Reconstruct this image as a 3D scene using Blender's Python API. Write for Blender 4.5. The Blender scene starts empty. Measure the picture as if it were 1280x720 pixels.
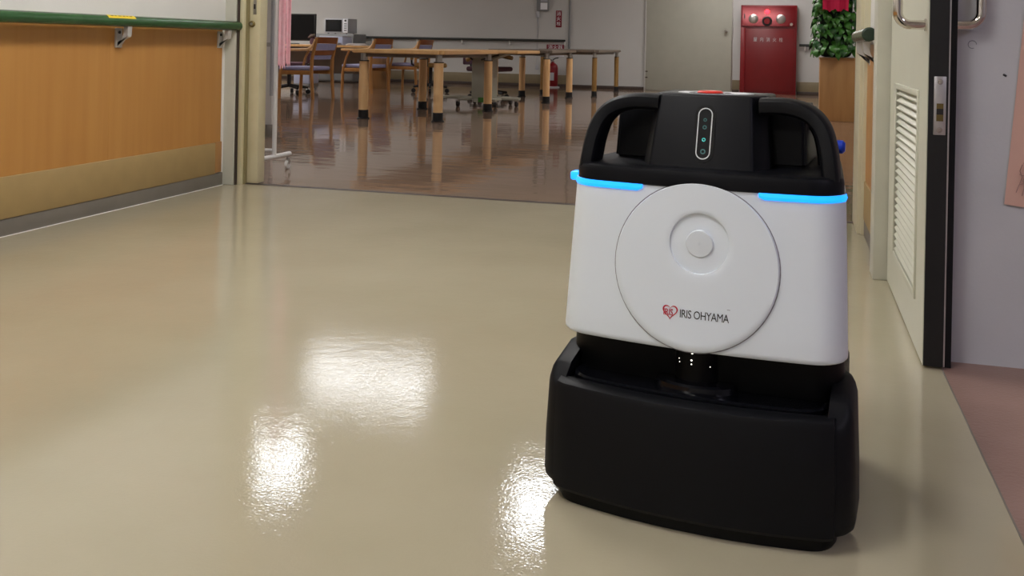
import bpy, bmesh, math, random
from mathutils import Vector, Matrix
random.seed(7)
PI = math.pi
scene = bpy.context.scene
C = scene.collection

# ------------------------------------------------------------------ camera
F_PX, YAW, ROLL, CAM_H, HORIZON = 1240.0, math.atan(350 / 1240.0), 0.02, 0.715, 55.0
cam_data = bpy.data.cameras.new('camera')
cam_data.sensor_width = 36.0
cam_data.lens = F_PX / 1280.0 * 36.0
cam_data.shift_y = -(360.0 - HORIZON) / 1280.0
cam_data.clip_start = 0.05
cam = bpy.data.objects.new('camera', cam_data)
C.objects.link(cam)
cam.matrix_world = (Matrix.Translation((0, 0, CAM_H)) @ Matrix.Rotation(YAW, 4, 'Z')
                    @ Matrix.Rotation(PI / 2, 4, 'X') @ Matrix.Rotation(ROLL, 4, 'Z'))
scene.camera = cam

# ------------------------------------------------------------------ world, exposure
world = bpy.data.worlds.new('world')
scene.world = world
world.use_nodes = True
world.node_tree.nodes['Background'].inputs[0].default_value = (0.75, 0.8, 0.9, 1)
world.node_tree.nodes['Background'].inputs[1].default_value = 0.3
vs = scene.view_settings
vs.view_transform = 'Standard'
vs.look = 'None'
vs.exposure = 1.25
vs.gamma = 1.0
vs.use_curve_mapping = False
HALL_L, NEAR_L, FAR_FILL, SIDE_FILL = 12.0, 9.0, 12.0, 9.0      # brightness of the lamps and the added fill lamps

# ------------------------------------------------------------------ materials
def lin(c):
    return tuple(((v / 255) / 12.92 if v / 255 <= 0.04045 else ((v / 255 + 0.055) / 1.055) ** 2.4) for v in c)

def mat(name, rgb, rough=0.5, metal=0.0, var=0.06, scale=6.0, bump=0.0, bscale=80.0, stretch=(1, 1, 1),
        emit=None, estr=0.0, spec=0.5, coat=0.0, rgb2=None, detail=4.0):
    m = bpy.data.materials.new(name)
    m.use_nodes = True
    nt = m.node_tree
    b = nt.nodes['Principled BSDF']
    c = lin(rgb)
    tc = nt.nodes.new('ShaderNodeTexCoord')
    mp = nt.nodes.new('ShaderNodeMapping')
    mp.inputs['Scale'].default_value = stretch
    nt.links.new(tc.outputs['Object'], mp.inputs[0])
    nz = nt.nodes.new('ShaderNodeTexNoise')
    nz.inputs['Scale'].default_value = scale
    nz.inputs['Detail'].default_value = detail
    nt.links.new(mp.outputs[0], nz.inputs['Vector'])
    rp = nt.nodes.new('ShaderNodeValToRGB')
    rp.color_ramp.elements[0].position = 0.3
    rp.color_ramp.elements[1].position = 0.7
    c2 = lin(rgb2) if rgb2 else tuple(min(1, v * (1 + var)) for v in c)
    c1 = c if rgb2 else tuple(v * (1 - var) for v in c)
    rp.color_ramp.elements[0].color = (*c1, 1)
    rp.color_ramp.elements[1].color = (*c2, 1)
    nt.links.new(nz.outputs[0], rp.inputs[0])
    nt.links.new(rp.outputs[0], b.inputs['Base Color'])
    b.inputs['Roughness'].default_value = rough
    b.inputs['Metallic'].default_value = metal
    b.inputs['Specular IOR Level'].default_value = spec
    b.inputs['Coat Weight'].default_value = coat
    if bump:
        n2 = nt.nodes.new('ShaderNodeTexNoise')
        n2.inputs['Scale'].default_value = bscale
        n2.inputs['Detail'].default_value = 2.0
        nt.links.new(mp.outputs[0], n2.inputs['Vector'])
        bp = nt.nodes.new('ShaderNodeBump')
        bp.inputs['Strength'].default_value = bump
        bp.inputs['Distance'].default_value = 0.01
        nt.links.new(n2.outputs[0], bp.inputs['Height'])
        nt.links.new(bp.outputs[0], b.inputs['Normal'])
    if emit:
        b.inputs['Emission Color'].default_value = (*lin(emit), 1)
        b.inputs['Emission Strength'].default_value = estr
    return m

def floor_mat(name, rgb, rgb2, rough, waves, scale=1.3):
    """waxed vinyl: two-tone mottling, gloss, and several scales of surface waviness"""
    m = mat(name, rgb, rough=rough, rgb2=rgb2, scale=scale, detail=6.0)
    nt = m.node_tree
    b = nt.nodes['Principled BSDF']
    tc = nt.nodes['Texture Coordinate']
    prev = None
    for sc, dist, st in waves:
        mp = nt.nodes.new('ShaderNodeMapping')
        mp.inputs['Scale'].default_value = st
        nt.links.new(tc.outputs['Object'], mp.inputs[0])
        n = nt.nodes.new('ShaderNodeTexNoise')
        n.inputs['Scale'].default_value = sc
        n.inputs['Detail'].default_value = 1.5
        nt.links.new(mp.outputs[0], n.inputs['Vector'])
        bp = nt.nodes.new('ShaderNodeBump')
        bp.inputs['Strength'].default_value = 1.0
        bp.inputs['Distance'].default_value = dist
        nt.links.new(n.outputs[0], bp.inputs['Height'])
        if prev:
            nt.links.new(prev.outputs[0], bp.inputs['Normal'])
        prev = bp
    nt.links.new(prev.outputs[0], b.inputs['Normal'])
    # scuffed roughness
    n = nt.nodes.new('ShaderNodeTexNoise')
    n.inputs['Scale'].default_value = 3.0
    n.inputs['Detail'].default_value = 6.0
    nt.links.new(tc.outputs['Object'], n.inputs['Vector'])
    mr = nt.nodes.new('ShaderNodeMapRange')
    mr.inputs['To Min'].default_value = rough * 0.7
    mr.inputs['To Max'].default_value = rough * 1.4
    nt.links.new(n.outputs[0], mr.inputs['Value'])
    nt.links.new(mr.outputs[0], b.inputs['Roughness'])
    return m

MT = {}
MT['floor_hall'] = floor_mat('beige waxed vinyl', (163, 154, 130), (176, 168, 145), 0.055,
                             [(190, 0.00019, (1, 1, 1)), (28, 0.00026, (1, 1, 1))])
MT['floor_far'] = floor_mat('brown waxed vinyl', (132, 108, 90), (150, 125, 106), 0.06,
                            [(7, 0.0009, (1, 1.6, 1)), (2.2, 0.0016, (0.6, 2.0, 1))])
MT['floor_pink'] = mat('mauve pink vinyl', (134, 106, 98), 0.45, rgb2=(148, 119, 110), scale=5, bump=0.15, bscale=120)
MT['white_wall'] = mat('white wallpaper', (230, 228, 224), 0.75, var=0.02, scale=3, bump=0.12, bscale=160)
MT['grey_wall'] = mat('pale grey paint', (188, 188, 186), 0.7, var=0.03, scale=1.2)
MT['lav_wall'] = mat('pale lilac grey paint', (190, 190, 195), 0.7, var=0.04, scale=4, bump=0.06, bscale=140)
MT['ceiling'] = mat('white ceiling board', (222, 222, 220), 0.85, var=0.02)
MT['wainscot'] = mat('honey oak laminate', (180, 126, 64), 0.38, rgb2=(190, 138, 74), scale=7, stretch=(1.0, 3.0, 0.16), detail=8)
MT['kick'] = mat('olive beige vinyl kick panel', (166, 140, 92), 0.5, var=0.04, scale=14)
MT['kick_far'] = mat('dull olive vinyl', (128, 116, 90), 0.5, var=0.04, scale=14)
MT['base_grey'] = mat('grey vinyl base', (118, 112, 104), 0.5, var=0.05, scale=10)
MT['base_dark'] = mat('dark brown base', (64, 52, 46), 0.5, var=0.1)
MT['frame'] = mat('pale grey green paint', (196, 195, 182), 0.5, var=0.04, scale=9)
MT['cream'] = mat('cream paint', (204, 194, 158), 0.45, rgb2=(214, 206, 174), scale=8)
MT['frame_cream'] = mat('pale cream paint', (204, 196, 168), 0.5, var=0.04, scale=9)
MT['rebate'] = mat('dull olive paint', (140, 128, 92), 0.6, var=0.06)
MT['door'] = mat('ivory green grey paint', (200, 200, 184), 0.42, var=0.03, scale=6)
MT['door_far'] = mat('sage grey paint', (164, 164, 152), 0.5, var=0.03)
MT['black'] = mat('black rubber', (14, 14, 16), 0.6, var=0.2)
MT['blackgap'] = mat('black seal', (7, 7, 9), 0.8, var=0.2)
MT['steel'] = mat('brushed steel', (176, 172, 168), 0.32, 1.0, var=0.06, scale=40)
MT['chrome'] = mat('polished chrome', (218, 212, 206), 0.1, 1.0, var=0.03)
MT['alu'] = mat('cast aluminium', (196, 194, 192), 0.4, 0.3, var=0.06, scale=30)
MT['green'] = mat('dark green vinyl', (48, 88, 50), 0.25, var=0.1, scale=20)
MT['green_dull'] = mat('deep green vinyl', (30, 52, 36), 0.45, var=0.1, scale=20)
MT['dark_rail'] = mat('charcoal green vinyl', (40, 44, 40), 0.4, var=0.1, scale=20)
MT['yellow'] = mat('yellow sticker', (236, 208, 44), 0.5, var=0.03)
MT['ink'] = mat('black ink', (28, 26, 28), 0.6, var=0.1)
MT['inkgrey'] = mat('grey pencil', (158, 126, 122), 0.8, var=0.1)
MT['plate'] = mat('pale steel plate', (190, 188, 190), 0.35, 0.7, var=0.05, scale=50)
MT['brass'] = mat('dull brass', (120, 104, 62), 0.4, 0.7, var=0.1)
MT['pink_paper'] = mat('pink paper', (208, 168, 154), 0.8, var=0.03, scale=5, bump=0.1, bscale=30)
MT['pink_cloth'] = mat('pink crepe cloth', (242, 170, 184), 0.8, rgb2=(250, 204, 212), scale=22, bump=0.3, bscale=60)
MT['white_metal'] = mat('white enamel', (218, 216, 214), 0.35, var=0.03)
# robot
MT['r_black'] = mat('charcoal plastic', (12, 13, 17), 0.5, var=0.06, scale=30, spec=0.18)
MT['r_black2'] = mat('charcoal plastic satin', (10, 11, 16), 0.45, var=0.06, scale=30, spec=0.16)
MT['r_gloss'] = mat('glossy black plastic', (9, 10, 15), 0.16, var=0.06, spec=0.35)
MT['r_deep'] = mat('black plastic', (7, 7, 9), 0.45, var=0.06, spec=0.2)
MT['r_white'] = mat('white plastic', (220, 228, 236), 0.32, var=0.008, scale=2)
MT['r_grey'] = mat('pale grey plastic', (205, 208, 214), 0.35, var=0.01)
MT['r_groove'] = mat('grey seam', (128, 128, 136), 0.6, var=0.05)
MT['r_led'] = mat('blue light strip', (40, 150, 255), 0.3, emit=(6, 132, 255), estr=0.8)
MT['r_red'] = mat('red plastic', (214, 44, 34), 0.3, var=0.03)
MT['r_blue'] = mat('blue plastic', (24, 62, 190), 0.35, var=0.05)
MT['r_icon'] = mat('teal display light', (20, 90, 90), 0.3, emit=(40, 200, 190), estr=0.35)
MT['r_icon_dim'] = mat('dim teal display light', (14, 50, 54), 0.3, emit=(40, 160, 150), estr=0.08)
MT['r_line'] = mat('white display outline', (212, 216, 216), 0.4)
MT['r_dot'] = mat('white indicator light', (230, 230, 220), 0.3, emit=(255, 250, 235), estr=0.9)
MT['logo_red'] = mat('red print', (186, 28, 52), 0.5, var=0.03)
# far room
MT['wood'] = mat('light birch', (224, 178, 124), 0.4, rgb2=(234, 194, 142), scale=10, stretch=(3, 3, 0.4))
MT['wood_top'] = mat('birch table top', (206, 160, 104), 0.3, rgb2=(220, 178, 124), scale=6, stretch=(3, 0.4, 1))
MT['chair_wood'] = mat('oak chair frame', (160, 110, 56), 0.4, rgb2=(178, 126, 70), scale=9, stretch=(3, 3, 0.6))
MT['back_wood'] = mat('walnut slat', (122, 66, 30), 0.4, rgb2=(140, 80, 40), scale=9)
MT['purple'] = mat('lilac upholstery', (144, 142, 176), 0.8, var=0.06, scale=30)
MT['mauve'] = mat('dark mauve upholstery', (88, 58, 72), 0.8, var=0.1)
MT['olive_wood'] = mat('olive brown wood', (136, 104, 52), 0.45, rgb2=(156, 120, 66), scale=12)
MT['sage'] = mat('sage grey enamel', (156, 154, 140), 0.45, var=0.03)
MT['grey_tab'] = mat('grey brown laminate', (112, 100, 88), 0.35, var=0.05)
MT['grey_cab'] = mat('grey steel cabinet', (124, 126, 128), 0.45, var=0.03)
MT['silver'] = mat('silver grey plastic', (176, 178, 184), 0.4, var=0.03)
MT['screen'] = mat('black glass', (5, 5, 7), 0.25, var=0.05)
MT['glass_dark'] = mat('dark oven glass', (22, 26, 30), 0.2, var=0.3, scale=60)
MT['paper'] = mat('white paper', (228, 230, 236), 0.8, var=0.03)
MT['lblue'] = mat('pale blue plastic', (176, 186, 214), 0.5, var=0.03)
MT['red'] = mat('dark red enamel', (118, 12, 22), 0.3, var=0.05)
MT['red_gloss'] = mat('glossy red enamel', (112, 12, 22), 0.12, metal=0.35, var=0.05)
MT['red2'] = mat('red enamel door', (106, 11, 18), 0.34, var=0.05)
MT['red_lamp'] = mat('red pilot lamp', (255, 30, 30), 0.2, emit=(255, 30, 40), estr=4.0)
MT['red_sign'] = mat('maroon sign', (126, 24, 44), 0.5, var=0.03)
MT['red_cloth'] = mat('crimson cloth', (196, 14, 66), 0.8, rgb2=(214, 30, 84), scale=14, stretch=(4, 4, 0.3))
MT['planter'] = mat('honey wood veneer', (170, 124, 74), 0.45, rgb2=(184, 140, 88), scale=6, stretch=(3, 3, 0.3))
MT['leaf'] = mat('green leaf', (36, 86, 30), 0.4, rgb2=(66, 124, 42), scale=4)
MT['leaf2'] = mat('dark green leaf', (20, 56, 24), 0.4, rgb2=(36, 84, 34), scale=4)
MT['leafcore'] = mat('deep green stems', (14, 34, 14), 0.8, var=0.2)
MT['hose'] = mat('black hose', (20, 20, 20), 0.5)

def lamp_mat(name, rgb, s):
    return mat(name, (240, 240, 240), 0.5, var=0.0, emit=rgb, estr=s)
MT['lamp_hall'] = lamp_mat('hall lamp diffuser', (255, 252, 249), HALL_L)
MT['lamp_near'] = lamp_mat('day room lamp diffuser', (244, 249, 255), NEAR_L)
MT['lamp_soft'] = lamp_mat('dim day room lamp diffuser', (246, 250, 255), NEAR_L * 0.42)
MT['fill_far'] = lamp_mat('added far fill diffuser', (255, 250, 246), FAR_FILL)  # for the unseen lamps added to brighten the day room
MT['fill_side'] = lamp_mat('added side fill diffuser', (236, 230, 255), SIDE_FILL)  # for the unseen lamp added in place of side room daylight

# ------------------------------------------------------------------ mesh helpers
class MB:
    def __init__(self):
        self.v, self.f = [], []
    def add(self, vs, fs):
        n = len(self.v)
        self.v += [tuple(p) for p in vs]
        self.f += [tuple(i + n for i in f) for f in fs]
        return self
    def box(self, x0, x1, y0, y1, z0, z1, bev=0.0, seg=2):
        x0, x1 = min(x0, x1), max(x0, x1); y0, y1 = min(y0, y1), max(y0, y1); z0, z1 = min(z0, z1), max(z0, z1)
        if not bev:
            v = [(x, y, z) for z in (z0, z1) for y in (y0, y1) for x in (x0, x1)]
            return self.add(v, [(0, 2, 3, 1), (4, 5, 7, 6), (0, 1, 5, 4), (2, 6, 7, 3), (0, 4, 6, 2), (1, 3, 7, 5)])
        bm = bmesh.new()
        bmesh.ops.create_cube(bm, size=1.0)
        for p in bm.verts:
            p.co = Vector(((x0 + x1) / 2 + p.co.x * (x1 - x0), (y0 + y1) / 2 + p.co.y * (y1 - y0), (z0 + z1) / 2 + p.co.z * (z1 - z0)))
        b = min(bev, 0.49 * min(x1 - x0, y1 - y0, z1 - z0))
        bmesh.ops.bevel(bm, geom=bm.edges[:], offset=b, segments=seg, affect='EDGES', profile=0.5)
        return self.bm(bm)
    def bm(self, bm):
        bm.verts.ensure_lookup_table()
        bm.verts.index_update()
        self.add([p.co[:] for p in bm.verts], [[q.index for q in f.verts] for f in bm.faces])
        bm.free()
        return self
    def loft(self, rings, cap=True, closed=True):
        n = len(rings[0])
        base = len(self.v)
        for r in rings:
            self.v += [tuple(p) for p in r]
        for k in range(len(rings) - 1):
            for i in range(n if closed else n - 1):
                j = (i + 1) % n
                self.f.append((base + k * n + i, base + k * n + j, base + (k + 1) * n + j, base + (k + 1) * n + i))
        if cap:
            self.f.append(tuple(base + i for i in reversed(range(n))))
            self.f.append(tuple(base + (len(rings) - 1) * n + i for i in range(n)))
        return self
    def cyl(self, p0, p1, r0, r1=None, n=16, bev=0.0):
        r1 = r0 if r1 is None else r1
        p0, p1 = Vector(p0), Vector(p1)
        d = (p1 - p0).normalized()
        a = d.orthogonal().normalized(); b = d.cross(a)
        ring = lambda p, r: [p + a * (r * math.cos(2 * PI * i / n)) + b * (r * math.sin(2 * PI * i / n)) for i in range(n)]
        rs = []
        if bev:
            rs = [ring(p0, r0 - bev), ring(p0 + d * bev, r0), ring(p1 - d * bev, r1), ring(p1, r1 - bev)]
        else:
            rs = [ring(p0, r0), ring(p1, r1)]
        return self.loft(rs)
    def tube(self, path, r, n=12):
        """round tube along a path; r may be a list"""
        P = [Vector(p) for p in path]
        rings = []
        up = None
        for i, p in enumerate(P):
            t = (P[min(i + 1, len(P) - 1)] - P[max(i - 1, 0)]).normalized()
            if up is None:
                up = t.orthogonal().normalized()
            up = (up - t * up.dot(t)).normalized()
            s = t.cross(up)
            rr = r[i] if isinstance(r, (list, tuple)) else r
            rings.append([p + up * (rr * math.cos(2 * PI * k / n)) + s * (rr * math.sin(2 * PI * k / n)) for k in range(n)])
        return self.loft(rings)
    def lathe(self, prof, origin=(0, 0, 0), n=24):
        ox, oy, oz = origin
        rings = [[(ox + max(r, 1e-4) * math.cos(2 * PI * i / n), oy + max(r, 1e-4) * math.sin(2 * PI * i / n), oz + z) for i in range(n)] for r, z in prof]
        return self.loft(rings)
    def prism(self, pts, axis, a, b):
        """polygon pts (2-D) extruded along axis from a to b"""
        def mk(p, t):
            return (t, p[0], p[1]) if axis == 'x' else (p[0], t, p[1]) if axis == 'y' else (p[0], p[1], t)
        return self.loft([[mk(p, a) for p in pts], [mk(p, b) for p in pts]])
    def xf(self, M):
        self.v = [tuple(M @ Vector(p)) for p in self.v]
        return self
    def mesh(self, name, m, smooth=True, ang=32):
        me = bpy.data.meshes.new(name)
        me.from_pydata(self.v, [], self.f)
        me.validate()
        bm = bmesh.new(); bm.from_mesh(me)
        bmesh.ops.recalc_face_normals(bm, faces=bm.faces[:])
        bm.to_mesh(me); bm.free()
        me.materials.append(MT[m] if isinstance(m, str) else m)
        if smooth:
            me.polygons.foreach_set('use_smooth', [True] * len(me.polygons))
            me.set_sharp_from_angle(angle=math.radians(ang))
        me.update()
        return me
    def build(self, name, m, parent=None, smooth=True, ang=32, label=None):
        o = bpy.data.objects.new(name, self.mesh(name, m, smooth, ang))
        C.objects.link(o)
        if parent:
            o.parent = parent
        if label:
            o['label'] = label
        return o

def B(x0, x1, y0, y1, z0, z1, bev=0.0, seg=2):
    return MB().box(x0, x1, y0, y1, z0, z1, bev, seg)

def tag(o, label, cat, group=None):
    o['label'] = label; o['category'] = cat
    if group:
        o['group'] = group
    return o

def thing(name, label, cat, loc=(0, 0, 0), rz=0.0, group=None):
    o = bpy.data.objects.new(name, None)
    o.empty_display_size = 0.1
    C.objects.link(o)
    o.location = loc; o.rotation_euler = (0, 0, rz)
    return tag(o, label, cat, group)

def struct(name, mb, m, label, cat, smooth=False):
    o = mb.build(name, m, None, smooth)
    o['kind'] = 'structure'; o['label'] = label; o['category'] = cat
    return o

def dup(root, loc, rz, label, group=None):
    r = root.copy(); C.objects.link(r)
    r.location = loc; r.rotation_euler = (0, 0, rz); r['label'] = label
    if group:
        r['group'] = group
    for ch in list(root.children):
        c = ch.copy(); C.objects.link(c); c.parent = r
        for g in list(ch.children):
            d = g.copy(); C.objects.link(d); d.parent = c
    return r

def text(name, body, size, m, parent, M, warp=None, xscale=1.0, depth=0.0004, spacing=1.0):
    cu = bpy.data.curves.new(name, 'FONT')
    cu.body = body; cu.size = size; cu.extrude = depth; cu.align_x = 'CENTER'; cu.align_y = 'CENTER'
    cu.space_character = spacing
    cu.resolution_u = 3
    t = bpy.data.objects.new(name + '_curve', cu)
    C.objects.link(t)
    dg = bpy.context.evaluated_depsgraph_get()
    me = bpy.data.meshes.new_from_object(t.evaluated_get(dg))
    bpy.data.objects.remove(t); bpy.data.curves.remove(cu)
    for v in me.vertices:
        p = M @ Vector((v.co.x * xscale, v.co.y, v.co.z))
        v.co = warp(p) if warp else p
    me.materials.clear(); me.materials.append(MT[m])
    o = bpy.data.objects.new(name, me)
    C.objects.link(o); o.parent = parent
    return o

# ------------------------------------------------------------------ setting
XL, YT, XR, YF, ZC = -2.67, 4.36, 0.34, 16.4, 2.5       # left wall, threshold, right boundary, far wall, ceiling

struct('floor', B(XL - 0.1, XR, -5, YT, -0.06, 0), 'floor_hall', 'glossy beige vinyl corridor floor', 'floor')
struct('floor_day_room', B(-10, 3, YT, YF, -0.06, 0), 'floor_far', 'glossy brown vinyl floor of the day room', 'floor')
struct('floor_side_room', B(XR, 4, -5, 2.49, -0.06, 0), 'floor_pink', 'matte mauve pink floor of the side room', 'floor')
struct('ceiling', B(-10, 4, -5, YF, ZC, ZC + 0.1), 'ceiling', 'white ceiling above the corridor and day room', 'ceiling')
struct('trim_1', MB().prism([(YT - 0.016, 0.0005), (YT - 0.01, 0.003), (YT + 0.012, 0.003), (YT + 0.018, 0.0005)], 'x', -2.62, 0.257),
       'base_dark', 'thin dark threshold strip between beige and brown floor', 'threshold')
struct('trim_2', B(XR - 0.0015, XR + 0.0015, -5, 2.42, 0.0, 0.0008), 'base_grey', 'thin joint line between beige and pink floor', 'floor joint')

# left wall of the corridor
wl = struct('wall_left', B(XL - 0.12, XL, -5, 4.29, 0, ZC), 'white_wall', 'white wall with honey oak wainscot along the corridor', 'wall')
for y0, y1 in ((-5, -2.98), (-2.98, -0.96), (-0.96, 1.06), (1.06, 2.44), (2.44, 3.43), (3.43, 4.255)):
    B(XL, XL + 0.008, y0 + 0.0002, y1 - 0.0002, 0.212, 0.775, 0.0005, 1).build('wood_panel', 'wainscot', wl)
B(XL, XL + 0.014, -5, 4.205, 0.062, 0.212, 0.004).build('kick_panel', 'kick', wl)
B(XL, XL + 0.012, 4.205, 4.262, 0.066, 0.214, 0.003).build('kick_panel_end', 'planter', wl)
bl = struct('baseboard_left', B(XL, XL + 0.010, -5, 4.275, 0, 0.062, 0.002), 'base_grey', 'grey vinyl baseboard below the oak wainscot', 'baseboard', True)
# caulk line
struct('trim_3', B(XL + 0.010, XL + 0.014, -5, 4.275, 0, 0.002), 'white_wall', 'pale sealant line at the foot of the grey baseboard', 'trim')

# back, side and divider walls
struct('wall_back', B(XL - 0.1, 4, -5.1, -5, 0, ZC), 'white_wall', 'white wall at the near end of the corridor', 'wall')
struct('wall_side_room', B(4, 4.1, -5, 2.6, 0, ZC), 'lav_wall', 'far side wall of the side room', 'wall')
wr = struct('wall_side', B(0.361, 4, 2.49, 2.6, 0, ZC), 'lav_wall', 'pale lilac grey wall beside the black door edge', 'wall')
MB().cyl((0.466, 2.4905, 0.668), (0.473, 2.4895, 0.664), 0.0024, n=8).build('nail_mark', 'ink', wr)
MB().tube([(0.4 + 0.009 * math.cos(a * PI / 8), 2.4898, 0.735 + 0.009 * math.sin(a * PI / 8)) for a in range(14)], 0.0009, 6).build('scuff_ring', 'r_groove', wr)
w2 = struct('wall_right', B(0.345, 0.6, 2.6, 4.1, 0, ZC).box(0.292, 0.345, 3.42, 4.1, 0, ZC), 'white_wall', 'white wall section between louvred door and day room doorway', 'wall')
B(0.284, 0.292, 3.45, 4.098, 0.21, 0.74, 0.0015, 1).build('wood_panel', 'wainscot', w2)
B(0.280, 0.292, 3.45, 4.098, 0.06, 0.21, 0.003).build('kick_panel', 'kick', w2)
B(0.282, 0.292, 3.45, 4.098, 0.0, 0.06, 0.002).build('base_strip', 'base_grey', w2)
struct('wall_divider_left', B(-10, -2.79, 4.3, 4.42, 0, ZC), 'white_wall', 'white wall dividing corridor and day room', 'wall')
struct('wall_divider_right', B(0.6, 3, 4.3, 4.42, 0, ZC), 'white_wall', 'white wall right of the day room doorway', 'wall')
struct('wall_header', B(-2.79, 0.6, 4.31, 4.42, 2.1, ZC), 'white_wall', 'white wall above the wide doorway', 'wall')
struct('wall_day_room_left', B(-10.1, -10, 4.3, YF, 0, ZC), 'grey_wall', 'left wall of the day room', 'wall')
struct('wall_day_room_right', B(3, 3.1, 4.3, YF, 0, ZC), 'grey_wall', 'right wall of the day room', 'wall')

# left frame column and cream door edge of the wide doorway
dl = struct('door_frame_left', B(-2.79, -2.612, 4.29, 4.38, 0, 2.1, 0.004), 'frame', 'pale grey painted frame at left side of wide doorway', 'door frame', True)
B(-2.612, -2.606, 4.30, 4.38, 0, 2.1).build('dark_rebate', 'base_dark', dl)
B(-2.606, -2.584, 4.315, 4.39, 0, 2.1, 0.003).build('stop_strip', 'cream', dl)
B(-2.584, -2.578, 4.335, 4.39, 0, 2.1).build('groove', 'rebate', dl)

d2 = thing('folded_door', 'cream painted door leaf folded open at the left doorway frame, edge showing', 'door', (-2.55, 4.36, 0.0))
d2['kind'] = 'structure'
B(-0.028, 0.030, 0.0, 0.07, 0.004, 2.06, 0.003).build('leaf', 'cream', d2)
B(-0.0085, 0.0085, -0.003, 0.001, 0.835, 1.02, 0.001).build('lock_plate', 'steel', d2)
B(-0.0045, 0.0045, -0.0045, -0.002, 0.862, 0.886).build('latch_bolt', 'ink', d2)
k = MB().cyl((0, 0, 0), (0, -0.012, 0), 0.016, 0.0145, 20, 0.002).xf(Matrix.Translation((-0.012, 0, 0.788))).build('lock_cylinder', 'brass', d2)
MB().cyl((0, -0.0115, 0), (0, -0.0135, 0), 0.008, 0.007, 16).xf(Matrix.Translation((-0.012, 0, 0.788))).build('key_core', 'steel', k)

# right side of the wide doorway
struct('door_frame_right', B(0.257, 0.32, 4.1, 4.40, 0, 2.1, 0.004).box(0.270, 0.32, 4.085, 4.1, 0, 2.1, 0.003).box(0.32, 0.60, 4.1, 4.38, 0, 2.1), 'frame_cream',
       'cream painted frame at right side of wide doorway', 'door frame', True)
struct('door_jamb', B(0.256, 0.345, 3.3, 3.42, 0, ZC, 0.004), 'frame', 'pale grey painted jamb behind the louvred door', 'door jamb', True)

# ------------------------------------------------------------------ louvred door
DX0, DX1, DY0, DY1 = 0.298, 0.341, 2.418, 3.296
d1 = thing('louvred_door', 'ivory door leaf with louvre grille, black edge and chrome pull bars', 'door', (0, 0, 0))
d1['kind'] = 'structure'
LY0, LY1, LZ0, LZ1 = 2.585, 3.09, 0.135, 0.607
leaf = MB()
leaf.box(DX0, DX1, DY0 + 0.004, LY0, 0.006, 2.05); leaf.box(DX0, DX1, LY1, DY1, 0.006, 2.05)
leaf.box(DX0, DX1, LY0, LY1, 0.006, LZ0); leaf.box(DX0, DX1, LY0, LY1, LZ1, 2.05)
leaf.build('leaf', 'door', d1, False)
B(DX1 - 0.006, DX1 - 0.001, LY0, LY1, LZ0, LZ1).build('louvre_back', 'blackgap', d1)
fr = MB()
for a in (B(DX0 - 0.005, DX0 + 0.004, LY0 - 0.016, LY0, LZ0 - 0.016, LZ1 + 0.016, 0.002), B(DX0 - 0.005, DX0 + 0.004, LY1, LY1 + 0.016, LZ0 - 0.016, LZ1 + 0.016, 0.002),
          B(DX0 - 0.005, DX0 + 0.004, LY0, LY1, LZ0 - 0.016, LZ0, 0.002), B(DX0 - 0.005, DX0 + 0.004, LY0, LY1, LZ1, LZ1 + 0.016, 0.002)):
    fr.add(a.v, a.f)
fr.build('louvre_frame', 'door', d1)
NS = 23
pitch = (LZ1 - LZ0) / NS
sl = MB().prism([(0.0, 0.0045), (0.0, 0.0075), (0.004, pitch * 0.55), (0.018, pitch * 1.12), (0.0195, pitch * 1.06), (0.004, 0.0045)], 'y', LY0, LY1).mesh('slat', 'door', True)
# profile is (x, z): outer lip low, inner edge high
for i in range(NS):
    o = bpy.data.objects.new('slat', sl)
    C.objects.link(o); o.parent = d1
    o.location = (DX0 - 0.001, 0, LZ0 + i * pitch)
B(DX0 + 0.0015, DX1, DY0, DY0 + 0.0045, 0.006, 2.05).build('edge_strip', 'black', d1, label='black rubber edge strip')
B(DX1, DX1 + 0.0035, DY0 + 0.002, DY0 + 0.05, 0.006, 2.05).build('edge_bead', 'plate', d1)
B(DX1 + 0.0035, 0.3605, DY0 + 0.02, DY0 + 0.085, 0.0, 2.05).build('door_seal', 'blackgap', d1)
lp = B(0.3105, 0.3365, DY0 - 0.0022, DY0 + 0.001, 0.529, 0.661, 0.001).build('lock_plate', 'plate', d1)
B(0.3165, 0.3310, DY0 - 0.0028, DY0 - 0.001, 0.560, 0.600).build('strike_hole', 'brass', lp)
B(0.3165, 0.3310, DY0 - 0.0031, DY0 - 0.001, 0.575, 0.588).build('strike_tongue', 'ink', lp)
for z in (0.540, 0.649):
    MB().cyl((0.3235, DY0 - 0.002, z), (0.3235, DY0 - 0.0042, z), 0.0065, 0.005, 14).build('screw', 'chrome', lp)
def pull(side):
    s = -1 if side == 'l' else 1
    xf = DX0 if side == 'l' else DX1
    reach = 0.063 if side == 'l' else 0.072
    y = DY0 + 0.045
    path = [(xf, y, 0.778), (xf + s * (reach - 0.03), y, 0.778)]
    for a in range(1, 8):
        t = a / 8 * PI / 2
        path.append((xf + s * (reach - 0.03 + 0.03 * math.sin(t)), y, 0.808 - 0.03 * math.cos(t)))
    path += [(xf + s * reach, y, 0.808), (xf + s * reach, y, 1.048)]
    for a in range(1, 8):
        t = a / 8 * PI / 2
        path.append((xf + s * (reach - 0.03 + 0.03 * math.cos(t)), y, 1.048 + 0.03 * math.sin(t)))
    path += [(xf + s * (reach - 0.03), y, 1.078), (xf, y, 1.078)]
    o = MB().tube(path, 0.0112, 16).build('pull_handle', 'chrome', d1, label='chrome pull bar')
    for z in (0.778, 1.078):
        MB().cyl((xf, y, z), (xf + s * 0.004, y, z), 0.0145, n=16).build('rosette', 'chrome', o)
pull('l'); pull('r')

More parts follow.
